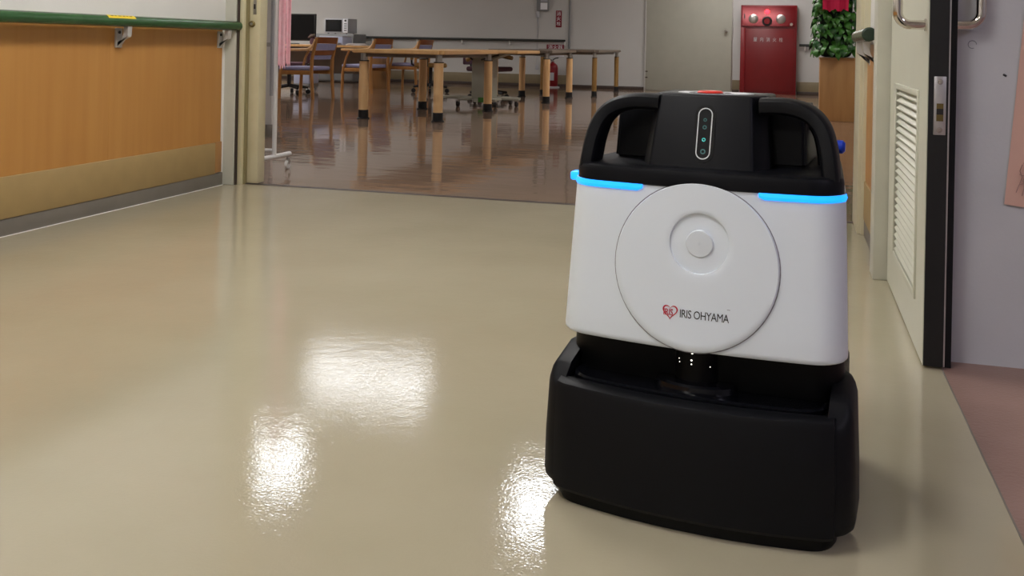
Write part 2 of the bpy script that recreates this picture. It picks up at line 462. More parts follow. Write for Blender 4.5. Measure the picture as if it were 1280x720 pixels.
# ------------------------------------------------------------------ far wall
wf = struct('wall_far', B(-10, 3, YF, YF + 0.1, 0, ZC), 'grey_wall', 'pale grey wall at the far end of the day room', 'wall')
for x0, x1 in ((-10, -3.64), (-0.93, -0.80), (0.08, 3)):
    B(x0, x1, YF - 0.012, YF, 0.05, 0.205, 0.003).build('kick_panel', 'kick_far', wf)
for x0, x1 in ((-10, -2.345), (-0.925, -0.81), (0.085, 3)):
    B(x0, x1, YF - 0.016, YF, 0, 0.05, 0.003).build('base_strip', 'base_dark', wf)
MB().cyl((-3.62, YF - 0.02, 0.03), (-3.62, YF - 0.02, ZC), 0.016, n=10).build('corner_pipe', 'grey_cab', wf)
struct('baseboard_day_room_left', B(-10, -9.99, 4.42, YF, 0, 0.05), 'base_dark', 'dark base along the left wall of the day room', 'baseboard')

fd = thing('far_door', 'plain sage grey door in the far wall beside the red cabinet', 'door', (-1.64, YF, 0))
fd['kind'] = 'structure'
B(-0.685, 0.70, -0.025, 0.0, 0.004, 2.1, 0.002).build('leaf', 'door_far', fd)
B(-0.705, -0.685, -0.035, 0.0, 0.0, 2.12, 0.002).build('frame_post', 'grey_wall', fd)
B(0.70, 0.72, -0.035, 0.0, 0.0, 2.12, 0.002).build('frame_post', 'steel', fd)
kn = MB().lathe([(0.012, 0), (0.012, 0.025), (0.028, 0.035), (0.032, 0.05), (0.024, 0.064), (0.0, 0.066)], n=16).xf(Matrix.Translation((0.615, -0.025, 0.992)) @ Matrix.Rotation(PI / 2, 4, 'X')).build('knob', 'chrome', fd)
for z in (0.2, 0.3):
    B(-0.69, -0.645, -0.032, -0.02, z, z + 0.018).build('hinge', 'base_dark', fd)

# far handrails
def far_rail(x0, x1, xs, label):
    t = thing('handrail', label, 'handrail', ((x0 + x1) / 2, YF, 0.0), 0, 'handrails along the walls')
    cx = (x0 + x1) / 2
    MB().cyl((x0 - cx, -0.055, 0.785), (x1 - cx, -0.055, 0.785), 0.021, n=14, bev=0.006).build('rail', 'dark_rail', t)
    for x in xs:
        MB().tube([(x - cx, 0, 0.70), (x - cx, -0.035, 0.70), (x - cx, -0.055, 0.72), (x - cx, -0.055, 0.768)], 0.013, 8).build('bracket', 'white_metal', t)
far_rail(-7.62, -3.68, (-7.2, -6.35, -5.52, -4.66, -3.69), 'long dark handrail on the far wall behind the tables')
far_rail(0.11, 0.75, (0.2, 0.6), 'short dark handrail between red cabinet and planter')

# ------------------------------------------------------------------ near handrails
def near_rail(name, label, x, y0, y1, z, wall_x, ys, m, sticker):
    t = thing(name, label, 'handrail', (x, (y0 + y1) / 2, z), 0, 'handrails along the walls')
    cy = (y0 + y1) / 2
    s = 1 if wall_x > x else -1
    n = 20
    def ring(y, r):
        return [(r * math.cos(2 * PI * i / n), y, r * math.sin(2 * PI * i / n)) for i in range(n)]
    R = 0.0225
    MB().loft([ring(y0 - cy + 0.012, R), ring(y1 - cy - 0.012, R)]).build('rail', m, t)
    for a, b in ((y0, 1), (y1, -1)):
        MB().loft([ring(a - cy + b * 0.013, R * 1.06), ring(a - cy + b * 0.004, R * 1.06), ring(a - cy, R * 0.8)]).build('end_cap', 'green_dull', t)
    for y in ys:
        yy = y - cy
        w = wall_x - x
        br = MB()
        br.box(w - s * 0.010, w, yy - 0.019, yy + 0.019, -0.108, -0.028, 0.002)
        br.build('bracket_plate', 'alu', t)
        arm = MB().prism([(w - s * 0.009, -0.104), (w - s * 0.009, -0.086), (-0.007 * s, -0.062), (-0.010 * s, -0.021), (0.012 * s, -0.021), (0.012 * s, -0.048), (0.018 * s, -0.070)], 'y', yy - 0.013, yy + 0.013)
        ar = arm.build('bracket_arm', 'alu', t)
        MB().cyl((w - s * 0.010, yy - 0.002, -0.045), (w - s * 0.014, yy - 0.002, -0.045), 0.0065, n=10).build('screw', 'ink', ar)
    if sticker:
        a0, a1 = sticker
        stp = []
        for k in range(7):
            a = math.radians(28 + k * 10)
            stp.append((math.cos(a) * (R + 0.0006), math.sin(a) * (R + 0.0006)))
        st = MB().loft([[(p[0], a0 - cy, p[1]) for p in stp], [(p[0], a1 - cy, p[1]) for p in stp]], cap=False, closed=False).build('sticker', 'yellow', t, label='yellow printed sticker')
        for i, (u, wd) in enumerate(((0.12, 0.10), (0.26, 0.07), (0.38, 0.12), (0.55, 0.09), (0.68, 0.06), (0.80, 0.1))):
            a = math.radians(52); b = math.radians(64)
            q = [(math.cos(v) * (R + 0.0012), math.sin(v) * (R + 0.0012)) for v in (a, b)]
            ya = a0 - cy + u * (a1 - a0); yb = ya + wd * (a1 - a0)
            MB().add([(q[0][0], ya, q[0][1]), (q[0][0], yb, q[0][1]), (q[1][0], yb, q[1][1]), (q[1][0], ya, q[1][1])], [(0, 1, 2, 3)]).build('print_mark', 'ink', st)
    return t
near_rail('handrail', 'green round handrail with yellow sticker above the oak wainscot', -2.612, -4.8, 4.33, 0.776, XL + 0.008, (-4.2, -2.8, -1.4, 0.0, 1.4, 2.65, 3.475, 4.225), 'green', (3.33, 3.50))
near_rail('handrail', 'short green handrail with round end cap by the right doorway frame', 0.244, 3.46, 4.075, 0.770, 0.292, (3.62, 3.98), 'green', None)

# ------------------------------------------------------------------ ceiling lamps, some of them added unseen as fill light
def lamp(x, y, wx, wy, m, label):
    t = thing('ceiling_lamp', label, 'lamp', (x, y, ZC), 0, 'ceiling lamps')
    fr = MB()
    fr.box(-wx / 2 - 0.03, wx / 2 + 0.03, -wy / 2 - 0.03, wy / 2 + 0.03, -0.03, 0.0, 0.004)
    fr.build('housing', 'white_metal', t)
    B(-wx / 2, wx / 2, -wy / 2, wy / 2, -0.045, -0.031, 0.004).build('diffuser', m, t)
lamp(-3.78, 8.62, 1.2, 0.46, 'lamp_soft', 'large ceiling lamp over the table nearest the doorway')
lamp(-3.78, 6.72, 0.54, 0.42, 'lamp_near', 'square ceiling lamp left behind the day room doorway')
lamp(-1.64, 6.62, 0.30, 0.42, 'lamp_near', 'square ceiling lamp right behind the day room doorway')
lamp(-0.75, 10.6, 1.0, 0.32, 'fill_far', 'added fill lamp above the planter end of the day room')  # first of three unseen lamps added to brighten the far room
lamp(-1.2, 12.9, 1.25, 0.32, 'fill_far', 'added fill lamp in the middle of the day room')  # added fill, reflection hidden behind the robot
lamp(-0.6, 15.0, 1.25, 0.3, 'fill_far', 'added fill lamp before the far door')  # added fill towards the far wall
lamp(-7.9, 11.4, 0.6, 1.25, 'fill_far', 'added fill lamp over the left part of the day room')  # added out of view to brighten the left part
lamp(-8.9, 13.8, 0.6, 1.25, 'fill_far', 'added fill lamp in the far left corner of the day room')  # second unseen lamp added for the left part
lamp(1.9, 9.0, 0.32, 1.0, 'fill_far', 'added fill lamp in the right part of the day room')  # added out of view as fill from the right
lamp(-1.3, 3.1, 0.32, 1.25, 'lamp_hall', 'corridor ceiling lamp nearest the day room')
lamp(-1.0, 0.6, 0.32, 1.25, 'lamp_hall', 'corridor ceiling lamp above the camera')
lamp(-1.3, -2.7, 0.32, 1.25, 'lamp_hall', 'corridor ceiling lamp at the near end')
lamp(2.2, -0.2, 0.32, 1.25, 'fill_side', 'added lamp for the cool daylight of the side room')  # unseen lamp added to give the cool light from the right

# ------------------------------------------------------------------ the cleaning robot
def outline(hw, front, back, bulge, r, rb=None, nf=28, nc=8, taper=0.0):
    """closed plan curve, starting at the middle of the front and going counter-clockwise (towards +x)"""
    rb = rb or r
    th = 0.0
    for _ in range(12):
        x0 = hw - r * (1 - math.sin(th))
        th = math.atan(2 * bulge * x0 / hw ** 2)
    y0 = front + bulge * (x0 / hw) ** 2
    half = []
    for i in range(nf + 1):
        x = x0 * i / nf
        half.append((x, front + bulge * (x / hw) ** 2))
    cx, cy = x0 - r * math.sin(th), y0 + r * math.cos(th)
    for i in range(1, nc + 1):
        a = -PI / 2 + th + (PI / 2 - th) * i / nc
        half.append((cx + r * math.cos(a), cy + r * math.sin(a)))
    for i in range(0, nc + 1):
        a = PI / 2 * i / nc
        half.append((hw - rb + rb * math.cos(a), back - rb + rb * math.sin(a)))
    half.append((0.0, back))
    yt = -0.10
    half = [(x * (1 - taper * max(0, y - yt) / 0.3), y) for x, y in half]
    left = [(-x, y) for x, y in half[1:-1]][::-1]
    return half + left

def ring(pts, z):
    return [(x, y, z) for x, y in pts]

rb = thing('cleaning_robot', 'white and charcoal upright floor cleaning robot with blue light strips', 'robot', (-0.116, 1.695, 0), math.radians(-6.8))
# base
MB().loft([ring(outline(0.208, -0.214, 0.2, 0.026, 0.04), 0.0), ring(outline(0.212, -0.214, 0.2, 0.026, 0.04), 0.006), ring(outline(0.212, -0.214, 0.2, 0.026, 0.04), 0.03)]).build('base_skirt', 'r_deep', rb)
MB().loft([ring(outline(0.205, -0.200, 0.21, 0.024, 0.04), 0.022), ring(outline(0.205, -0.200, 0.21, 0.024, 0.04), 0.184)]).build('base_core', 'r_deep', rb)
MB().loft([ring(outline(0.214, -0.06, 0.212, 0.001, 0.02, 0.06, taper=0.1), z) for z in (0.022, 0.165)] + [ring(outline(0.208, -0.06, 0.206, 0.001, 0.02, 0.06, taper=0.1), 0.19)]).build('rear_base', 'r_black', rb)
# front bumper panel: a thick curved board
def bumper_ring(z, off, xe):
    out, n = [], 30
    yf = lambda x: -0.232 + 0.030 * (x / 0.215) ** 2
    outer = [(-xe + 2 * xe * i / n, yf(-xe + 2 * xe * i / n) + off) for i in range(n + 1)]
    inner = [(x, yf(x) + 0.034) for x, _ in reversed(outer)]
    # rounded outer ends
    outer[0] = (outer[0][0] + 0.002, outer[0][1] + 0.004)
    outer[-1] = (outer[-1][0] - 0.002, outer[-1][1] + 0.004)
    return [(x, y, z) for x, y in outer + inner]
MB().loft([bumper_ring(0.020, 0.006, 0.210), bumper_ring(0.026, 0.001, 0.213), bumper_ring(0.10, 0.0, 0.213), bumper_ring(0.178, 0.003, 0.211),
           bumper_ring(0.186, 0.006, 0.210), bumper_ring(0.189, 0.012, 0.209)]).build('front_bumper', 'r_black', rb)
# side pods wrap the corners and sides
def pod(s):
    pts = outline(0.238, -0.212, -0.045, 0.020, 0.042, 0.035, nc=14)
    half = [p for p in pts[:len(pts) // 2 + 1] if p[0] > 0.2005]
    arc = [(0.2005, half[0][1] - 0.0015)] + half + [(0.2005, half[-1][1])]
    n = len(arc)
    def top(y):
        t = min(1, max(0, (y + 0.205) / 0.085)); t = t * t * (3 - 2 * t)
        return 0.182 + 0.040 * t
    cxy = (0.2005, -0.13)
    def rg(zf, inset):
        o = []
        for x, y in arc:
            k = min(1, max(0, x - cxy[0]) / 0.0375)
            fy = 1 if y < -0.15 else 0.3
            ky = max(0, min(1, (-0.15 - y) / 0.05))
            o.append((s * (x - inset * k), y + inset * ky, zf(y)))
        inn = [(s * 0.1985, max(-0.196, min(-0.05, y)), zf(y)) for x, y in arc]
        return o + inn[::-1]
    rings = [rg(lambda y: 0.024, 0.008), rg(lambda y: 0.030, 0.002), rg(lambda y: 0.040, 0.0), rg(lambda y: 0.10, 0.001), rg(lambda y: top(y) - 0.022, 0.005),
             rg(lambda y: top(y) - 0.010, 0.0085), rg(lambda y: top(y) - 0.003, 0.0125), rg(lambda y: top(y), 0.018)]
    m = MB().loft(rings, cap=False)
    for base in (0, (len(rings) - 1) * 2 * n):
        for i in range(n - 1):
            m.f.append((base + i, base + i + 1, base + 2 * n - 2 - i, base + 2 * n - 1 - i))
    m.build('side_pod', 'r_black', rb, ang=38)
pod(1); pod(-1)
# tray, shelf and neck
tray_o = outline(0.196, -0.196, -0.02, 0.022, 0.045)
tray_i = outline(0.192, -0.192, -0.02, 0.022, 0.043)
tray_j = outline(0.188, -0.186, -0.02, 0.022, 0.041)
MB().loft([ring(tray_o, 0.180), ring(tray_o, 0.192), ring(tray_i, 0.194), ring(tray_j, 0.190)]).build('tray', 'r_gloss', rb)
sh = []
for z, r in ((0.186, 0.066), (0.199, 0.062), (0.202, 0.056)):
    sh.append([(r * math.cos(2 * PI * i / 32) - 0.002, -0.135 + 0.62 * r * math.sin(2 * PI * i / 32), z) for i in range(32)])
MB().loft(sh).build('sensor_shelf', 'r_gloss', rb)
MB().loft([ring(outline(0.218, -0.128, 0.20, 0.012, 0.05, taper=0.13), 0.183), ring(outline(0.216, -0.132, 0.20, 0.012, 0.05, taper=0.13), 0.235), ring(outline(0.213, -0.140, 0.20, 0.014, 0.05, taper=0.13), 0.268)]).build('neck', 'r_deep', rb)
sn = MB().loft([[(0.036 * math.cos(2 * PI * i / 28) - 0.002, -0.118 + 0.036 * math.sin(2 * PI * i / 28), z) for i in range(28)] for z in (0.198, 0.262)]).build('scan_sensor', 'r_deep', rb)
for x, z, r in ((-0.004, 0.246, 0.0016), (-0.005, 0.235, 0.0015), (-0.005, 0.229, 0.0011), (-0.026, 0.233, 0.0008), (-0.025, 0.228, 0.0008), (0.022, 0.226, 0.0008)):
    yy = -0.118 - math.sqrt(max(0, 0.036 ** 2 - (x + 0.002) ** 2))
    MB().lathe([(0, -r), (r * 0.8, -r * 0.6), (r, 0), (r * 0.8, r * 0.6), (0, r)], (x, yy, z), 10).build('indicator_dot', 'r_dot', sn)
# white shell
ZB0, ZB1 = 0.257, 0.500
def shell_par(z):
    t = (z - ZB0) / (ZB1 - ZB0)
    return 0.2205 - 0.0085 * t, -0.182 + 0.025 * t, 0.020 - 0.002 * t
def surf(x, z):
    hw, fr, bu = shell_par(z)
    return fr + bu * (x / hw) ** 2
rings = []
for z, ins in ((ZB0 + 0.004, 0.006), (ZB0, 0.003), (ZB0 + 0.003, 0.0006), (ZB0 + 0.008, 0.0), (0.30, 0.0), (0.36, 0.0), (0.42, 0.0), (0.47, 0.0), (ZB1, 0.0)):
    hw, fr, bu = shell_par(z)
    rings.append(ring(outline(hw - ins, fr + ins, 0.06, bu, 0.052, 0.004, taper=0.13), z))
MB().loft(rings).build('white_shell', 'r_white', rb, ang=40)
rings = []
for z in (0.24, 0.32, 0.42, ZB1):
    hw, fr, bu = shell_par(z)
    rings.append(ring(outline(hw + 0.001, 0.062, 0.215 - 0.02 * (z - 0.24), 0.0001, 0.004, 0.06, taper=0.13), z))
MB().loft(rings).build('rear_shell', 'r_black2', rb)
# round front cover with dial recess
DC, DR, HCn, HR = (0.0, 0.382), 0.1255, (0.006, 0.4175), 0.0455
NN = 72
def ang_pt(c, r, i):
    return c[0] + r * math.cos(2 * PI * i / NN), c[1] + r * math.sin(2 * PI * i / NN)
def P3(x, z, off):
    return (x, surf(x, z) - off, z)
cov = MB()
rs = []
outer2 = [ang_pt(DC, DR, i) for i in range(NN)]
# rays from the dial centre to the cover rim at equal angles
def rim_at(i):
    a = 2 * PI * i / NN
    dx, dz = math.cos(a), math.sin(a)
    ox, oz = HCn[0] - DC[0], HCn[1] - DC[1]
    bq = ox * dx + oz * dz
    cq = ox * ox + oz * oz - DR * DR
    t = -bq + math.sqrt(bq * bq - cq)
    return HCn[0] + t * dx, HCn[1] + t * dz
rim = [rim_at(i) for i in range(NN)]
hole = [ang_pt(HCn, HR, i) for i in range(NN)]
def mix(t, sh=1.0):
    return [(h[0] * (1 - t) + r[0] * t, h[1] * (1 - t) + r[1] * t) for h, r in zip(hole, rim)]
rings = [[P3(x, z, -0.004) for x, z in rim], [P3(x, z, 0.0025) for x, z in rim]]
rings.append([P3(x, z, 0.0045) for x, z in mix(0.975)])
for t in (0.9, 0.75, 0.6, 0.45, 0.3, 0.15, 0.04):
    rings.append([P3(x, z, 0.0045) for x, z in mix(t)])
rings.append([P3(x, z, 0.0035) for x, z in mix(0.0)])
rings.append([(x, surf(HCn[0], HCn[1]) + 0.016, z) for x, z in [ang_pt(HCn, HR - 0.004, i) for i in range(NN)]])
cov.loft(rings, cap=False)
cv = cov.build('round_cover', 'r_white', rb, ang=40)
yb = surf(*HCn) + 0.0155
MB().loft([[(x, yb, z) for x, z in [ang_pt(HCn, r, i) for i in range(NN)]] for r in (HR, 0.03, 0.001)], cap=False).build('dial_recess', 'r_grey', cv)
kr = []
for r, d in ((0.0205, 0.0), (0.0205, -0.0185), (0.0195, -0.0195), (0.001, -0.0198)):
    kr.append([(x, yb + d, z) for x, z in [ang_pt((HCn[0] + 0.0005, HCn[1]), r, i) for i in range(NN)]])
MB().loft(kr, cap=False).build('dial_knob', 'r_white', cv)
# seam ring round the cover
MB().loft([[P3(*ang_pt(DC, r, i), 0.0008) for i in range(NN)] for r in (DR - 0.001, DR + 0.0016)], cap=False).build('cover_seam', 'r_groove', rb)
# logo on the cover
warp = lambda p: Vector((p.x, surf(p.x, p.z) - 0.0047 - p.y, p.z))
def L2(x, z, d=0.0):
    return warp(Vector((x, d, z)))
MTX = Matrix(((1, 0, 0, 0.018), (0, 0, 1, 0), (0, 1, 0, 0.3115), (0, 0, 0, 1)))
text('brand_lettering', 'IRIS OHYAMA', 0.0172, 'ink', cv, MTX, warp, 0.76, 0.0002, 0.92)
hp = []
for i in range(49):
    t = 2 * PI * i / 48
    hx = 16 * math.sin(t) ** 3; hz = 13 * math.cos(t) - 5 * math.cos(2 * t) - 2 * math.cos(3 * t) - math.cos(4 * t)
    hp.append((-0.0335 + hx * 0.00074, 0.3135 + hz * 0.00074, hx, hz))
he = MB()
for i in range(48):
    a, b = hp[i], hp[i + 1]
    k = 0.82
    ia = (-0.0335 + (a[0] + 0.0335) * k, 0.3135 + (a[1] - 0.3135) * k); ib = (-0.0335 + (b[0] + 0.0335) * k, 0.3135 + (b[1] - 0.3135) * k)
    he.add([L2(a[0], a[1], 0.0003), L2(b[0], b[1], 0.0003), L2(*ib, 0.0003), L2(*ia, 0.0003)], [(0, 1, 2, 3)])
he.build('heart_emblem', 'logo_red', cv, False)
MTX2 = Matrix(((1, 0, 0, -0.0365), (0, 0, 1, 0.0004), (0, 1, 0, 0.3118), (0, 0, 0, 1)))
text('emblem_lettering', 'IRIS', 0.0135, 'logo_red', cv, MTX2, warp, 0.82, 0.0003, 0.9)
B(0.052, 0.0565, surf(0.054, 0.325) - 0.0049, surf(0.054, 0.325) - 0.003, 0.3247, 0.3254).build('moulding_mark', 'r_groove', cv)
# rim and light strips
rims = []
for z, ins in ((0.498, 0.004), (0.500, 0.0), (0.517, 0.0), (0.523, 0.002), (0.526, 0.007), (0.5265, 0.03)):
    rims.append(ring(outline(0.2095 - ins, -0.1595 + ins, 0.205 - ins, 0.018, 0.052, 0.06, taper=0.13), z))
MB().loft(rims).build('top_rim', 'r_black2', rb)
def led(s, xin):
    pts = [p for p in outline(0.2115, -0.1585, 0.2, 0.018, 0.052, 0.06, nf=40, nc=12, taper=0.13)]
    half = pts[:len(pts) // 2 + 1]
    sel = [p for p in half if p[0] >= xin and p[1] < -0.085]
    n = len(sel)
    rgs = []
    for i, (x, y) in enumerate(sel):
        a = Vector(sel[max(0, i - 1)]); b = Vector(sel[min(n - 1, i + 1)])
        t = (b - a).normalized(); nn = Vector((t.y, -t.x))
        tz = 0.006 if 1 < i else 0.0035 + 0.0012 * i
        q = lambda o, z: (s * (x + nn.x * o), y + nn.y * o, z)
        rgs.append([q(-0.004, 0.4985 - 1.5 * tz), q(0.0012, 0.4985 - 1.5 * tz), q(0.0028, 0.4985 - 0.75 * tz), q(0.0012, 0.4998), q(-0.004, 0.4998)])
    MB().loft(rgs).build('light_strip', 'r_led', rb, label='glowing blue light strip')
led(1, 0.088); led(-1, 0.084)
B(-0.232, -0.200, -0.085, -0.06, 0.488, 0.503, 0.004).build('side_light', 'r_led', rb)
B(-0.2165, -0.200, -0.07, -0.05, 0.38, 0.488, 0.002).build('side_strip', 'r_deep', rb)
# head (turret)
def head_ring(z):
    t = (z - 0.524) / (0.640 - 0.524)
    yf = -0.122 + 0.034 * t
    a, c = 0.0815 - 0.0085 * t, 0.102 - 0.012 * t
    bk = 0.06
    return [(x - 0.005, y) for x, y in [(-a, yf), (a, yf), (c, yf + 0.045), (c, bk), (-c, bk), (-c, yf + 0.045)]], z
bm = bmesh.new()
rs = []
for z in (0.524, 0.640):
    pts, zz = head_ring(z)
    rs.append([bm.verts.new((x, y, zz)) for x, y in pts])
for i in range(6):
    j = (i + 1) % 6
    bm.faces.new((rs[0][i], rs[0][j], rs[1][j], rs[1][i]))
bm.faces.new(rs[0][::-1]); bm.faces.new(rs[1])
bmesh.ops.bevel(bm, geom=[e for e in bm.edges if max(v.co.z for v in e.verts) > 0.6], offset=0.004, segments=3, affect='EDGES', profile=0.5)
MB().bm(bm).build('head', 'r_black2', rb, ang=25)
# rear block behind the head
bm = bmesh.new()
bmesh.ops.create_cube(bm, size=1)
for v in bm.verts:
    top_ = v.co.z > 0
    v.co = Vector((-0.012 + v.co.x * 2 * (0.154 if top_ else 0.158), 0.07 + v.co.y * (0.18 if top_ else 0.20), 0.524 if not top_ else 0.622))
bmesh.ops.bevel(bm, geom=bm.edges[:], offset=0.006, segments=3, affect='EDGES')
MB().bm(bm).build('rear_block', 'r_black2', rb)
# top plate with the red stop button
pl = MB().loft([[(0.062 * math.cos(2 * PI * i / 40), -0.028 + 0.048 * math.sin(2 * PI * i / 40), z) for i in range(40)] for z in (0.638, 0.6412)]).build('top_plate', 'silver', rb)
bt = MB().lathe([(0.021, 0), (0.021, 0.003), (0.018, 0.0048), (0.01, 0.0054), (0.0, 0.0054)], (-0.007, -0.040, 0.6400), 28).build('stop_button', 'r_red', rb)
MB().lathe([(0.034, 0), (0.034, 0.0012), (0.026, 0.0012), (0.026, 0)], (-0.007, -0.040, 0.6405), 32).build('button_recess', 'r_deep', bt)
# front display pill
tilt = Matrix.Rotation(math.atan2(0.034, 0.116), 4, 'X')
def face(z):
    return -0.122 + 0.034 * (z - 0.524) / 0.116
FM = Matrix.Translation((-0.002, face(0.5795), 0.5795)) @ Matrix.Rotation(-math.atan2(0.034, 0.116), 4, 'X')
def pill(hw, hh, n=14):
    p = [(hw * math.cos(PI * i / n), hh - hw + hw * math.sin(PI * i / n)) for i in range(n + 1)]
    return p + [(-x, -z) for x, z in p]
def pill_mesh(hw, hh, y0, y1):
    return MB().prism(pill(hw, hh), 'y', y0, y1).xf(FM)
dp = pill_mesh(0.0165, 0.0465, 0.002, -0.0012).build('display', 'r_deep', rb)
a, b = pill(0.0115, 0.0415), pill(0.0099, 0.0399)
MB().loft([[(x, -0.0011, z) for x, z in a], [(x, -0.0019, z) for x, z in a], [(x, -0.0019, z) for x, z in b], [(x, -0.0011, z) for x, z in b]], cap=False).xf(FM).build('display_outline', 'r_line', dp)
for z, r, m in ((0.022, 0.0028, 'r_icon_dim'), (0.010, 0.0034, 'r_icon_dim'), (-0.010, 0.0030, 'r_icon'), (-0.029, 0.0042, 'r_icon_dim')):
    MB().loft([[(q * math.cos(2 * PI * i / 16), -0.0015, z + q * math.sin(2 * PI * i / 16)) for i in range(16)] for q in (r, r * 0.55)], cap=False).xf(FM).build('display_icon', m, dp)
# carrying handles
def smooth_path(P, n=6):
    out = []
    for i in range(len(P) - 1):
        p0 = P[max(0, i - 1)]; p1 = P[i]; p2 = P[i + 1]; p3 = P[min(len(P) - 1, i + 2)]
        for k in range(n):
            t = k / n
            out.append(tuple(0.5 * ((2 * b) + (-a + c) * t + (2 * a - 5 * b + 4 * c - d) * t * t + (-a + 3 * b - 3 * c + d) * t ** 3) for a, b, c, d in zip(p0, p1, p2, p3)))
    return out + [P[-1]]
def handle(s, pts, th, dep, name):
    path = smooth_path(pts)
    n = len(path)
    rgs = []
    for i, (x, y, z) in enumerate(path):
        a = path[max(0, i - 1)]; b = path[min(n - 1, i + 1)]
        t = Vector((b[0] - a[0], b[2] - a[2])).normalized()
        nn = Vector((-t.y, t.x))
        sec = []
        for q in range(16):
            an = 2 * PI * q / 16
            cx, cy = math.cos(an), math.sin(an)
            e = 0.55
            u = math.copysign(abs(cx) ** e, cx) * th; w = math.copysign(abs(cy) ** e, cy) * dep
            sec.append((s * (x + nn.x * u), y + w, z + nn.y * u))
        rgs.append(sec)
    return MB().loft(rgs).build(name, 'r_black', rb)
HP = [(0.080, -0.065, 0.6245), (0.122, -0.070, 0.6250), (0.154, -0.076, 0.616), (0.174, -0.083, 0.596), (0.184, -0.090, 0.567), (0.189, -0.096, 0.535), (0.191, -0.098, 0.518)]
RP = [(0.100, 0.045, 0.612), (0.130, 0.045, 0.606), (0.152, 0.043, 0.588), (0.163, 0.041, 0.560), (0.168, 0.040, 0.520)]
for s in (1, -1):
    handle(s, HP, 0.0135, 0.032, 'carry_handle')
    handle(s, RP, 0.010, 0.014, 'rear_handle')
kb = MB().lathe([(0.008, 0), (0.011, 0.004), (0.011, 0.014), (0.007, 0.018), (0.0, 0.018)], n=18).xf(Matrix.Translation((0.181, 0.052, 0.556)) @ Matrix.Rotation(PI / 2, 4, 'Y')).build('side_knob', 'r_blue', rb)
B(0.158, 0.182, 0.036, 0.068, 0.522, 0.585, 0.008).build('knob_mount', 'r_black', rb)

# ------------------------------------------------------------------ poster at the right
po = thing('pink_poster', 'pink paper sheet taped on the lilac grey wall at right', 'poster', (0.473, 2.4885, 0.372), 0)
po.rotation_euler = (0, math.radians(4.5), 0)
pp = MB()
nx, nz = 8, 12
for sgn in (0, 1):
    pass
front = [[(0.30 * i / nx, -0.002 - 0.004 * math.sin(3.0 * i / nx) ** 2 - 0.012 * max(0, 0.3 - j / nz) ** 2 - sgn * 0, -0.012 * i / nx + 0.60 * j / nz) for i in range(nx + 1)] for j in range(nz + 1)]
vsx = [p for r in front for p in r]; bk = [(x, y + 0.0005, z) for x, y, z in vsx]
fs = []
W = nx + 1
for j in range(nz):
    for i in range(nx):
        a = j * W + i
        fs.append((a, a + 1, a + W + 1, a + W)); fs.append(tuple(q + len(vsx) for q in (a, a + W, a + W + 1, a + 1)))
pp.add(vsx + bk, fs).build('sheet', 'pink_paper', po)
for pth in ([(0.028, 0.095), (0.024, 0.08), (0.030, 0.066), (0.026, 0.05), (0.021, 0.03)], [(0.034, 0.092), (0.038, 0.075), (0.033, 0.06), (0.036, 0.042), (0.034, 0.024)], [(0.024, 0.072), (0.031, 0.07), (0.039, 0.073)], [(0.027, 0.05), (0.034, 0.052)], [(0.029, 0.098), (0.033, 0.1), (0.034, 0.092)]):
    MB().tube([(x, -0.0068, z) for x, z in pth], 0.0008, 5).build('pencil_stroke', 'inkgrey', po)

# ------------------------------------------------------------------ garment rack, cloth, standing screen
gr = thing('garment_rack', 'white steel garment rack on castors behind the cream door', 'rack', (-2.674, 4.80, 0))
MB().tube([(0, -0.17, 0.082), (0, 0.17, 0.082)], 0.0135, 12).build('foot_bar', 'white_metal', gr)
MB().tube([(-0.75, -0.17, 0.082), (-0.75, 0.17, 0.082)], 0.0135, 12).build('foot_bar', 'white_metal', gr)
for x in (0, -0.75):
    MB().tube([(x, 0, 0.082), (x, 0, 1.55)], 0.0125, 12).build('upright', 'white_metal', gr)
    for y in (-0.155, 0.155):
        cs = MB().cyl((x, y, 0.045), (x, y, 0.085), 0.008, n=10).build('castor', 'plate', gr)
        MB().cyl((x - 0.009, y - 0.006, 0.024), (x + 0.009, y - 0.006, 0.024), 0.024, n=16, bev=0.003).build('wheel', 'white_metal', cs)
        B(x - 0.012, x + 0.012, y - 0.012, y + 0.006, 0.026, 0.052, 0.003).build('fork', 'steel', cs)
MB().tube([(-0.75, 0, 0.115), (0, 0, 0.115)], 0.010, 10).build('lower_rail', 'white_metal', gr)
MB().tube([(-0.8, 0, 1.55), (0.05, 0, 1.55)], 0.0125, 12).build('hanging_rail', 'white_metal', gr)

def cloth(name, label, cat, loc, w, h, mt, amp, k, notch=None, group=None, thick=0.003, parent=None):
    nx, nz = 24, 14
    g = []
    for j in range(nz + 1):
        for i in range(nx + 1):
            u, v = i / nx, j / nz
            zz = v * h
            if v == 0:
                zz += 0.012 * math.sin(u * 17) + 0.006 * math.sin(u * 41)
            g.append((w * (u - 0.5) * (1 - 0.10 * (1 - v)), amp * math.sin(u * k + 0.8 * v) * (1 - 0.4 * v), zz))
    nrm = len(g)
    bk = [(x, y + thick, z) for x, y, z in g]
    fs = []
    W = nx + 1
    for j in range(nz):
        for i in range(nx):
            a = j * W + i
            fs.append((a, a + 1, a + W + 1, a + W)); fs.append(tuple(q + nrm for q in (a, a + W, a + W + 1, a + 1)))
    for i in range(nx):
        fs.append((i, i + nrm, i + 1 + nrm, i + 1))
    for j in range(nz):
        a = j * W
        fs.append((a, a + W, a + W + nrm, a + nrm)); b = a + nx
        fs.append((b, b + nrm, b + W + nrm, b + W))
    o = MB().add(g + bk, fs).build(name, mt, parent, ang=60)
    o.location = loc
    if label:
        tag(o, label, cat, group)
    return o
ck = thing('pink_garment', 'pink crepe garment with split hem hanging from the white rack', 'garment', (-2.61, 4.772, 0.57))
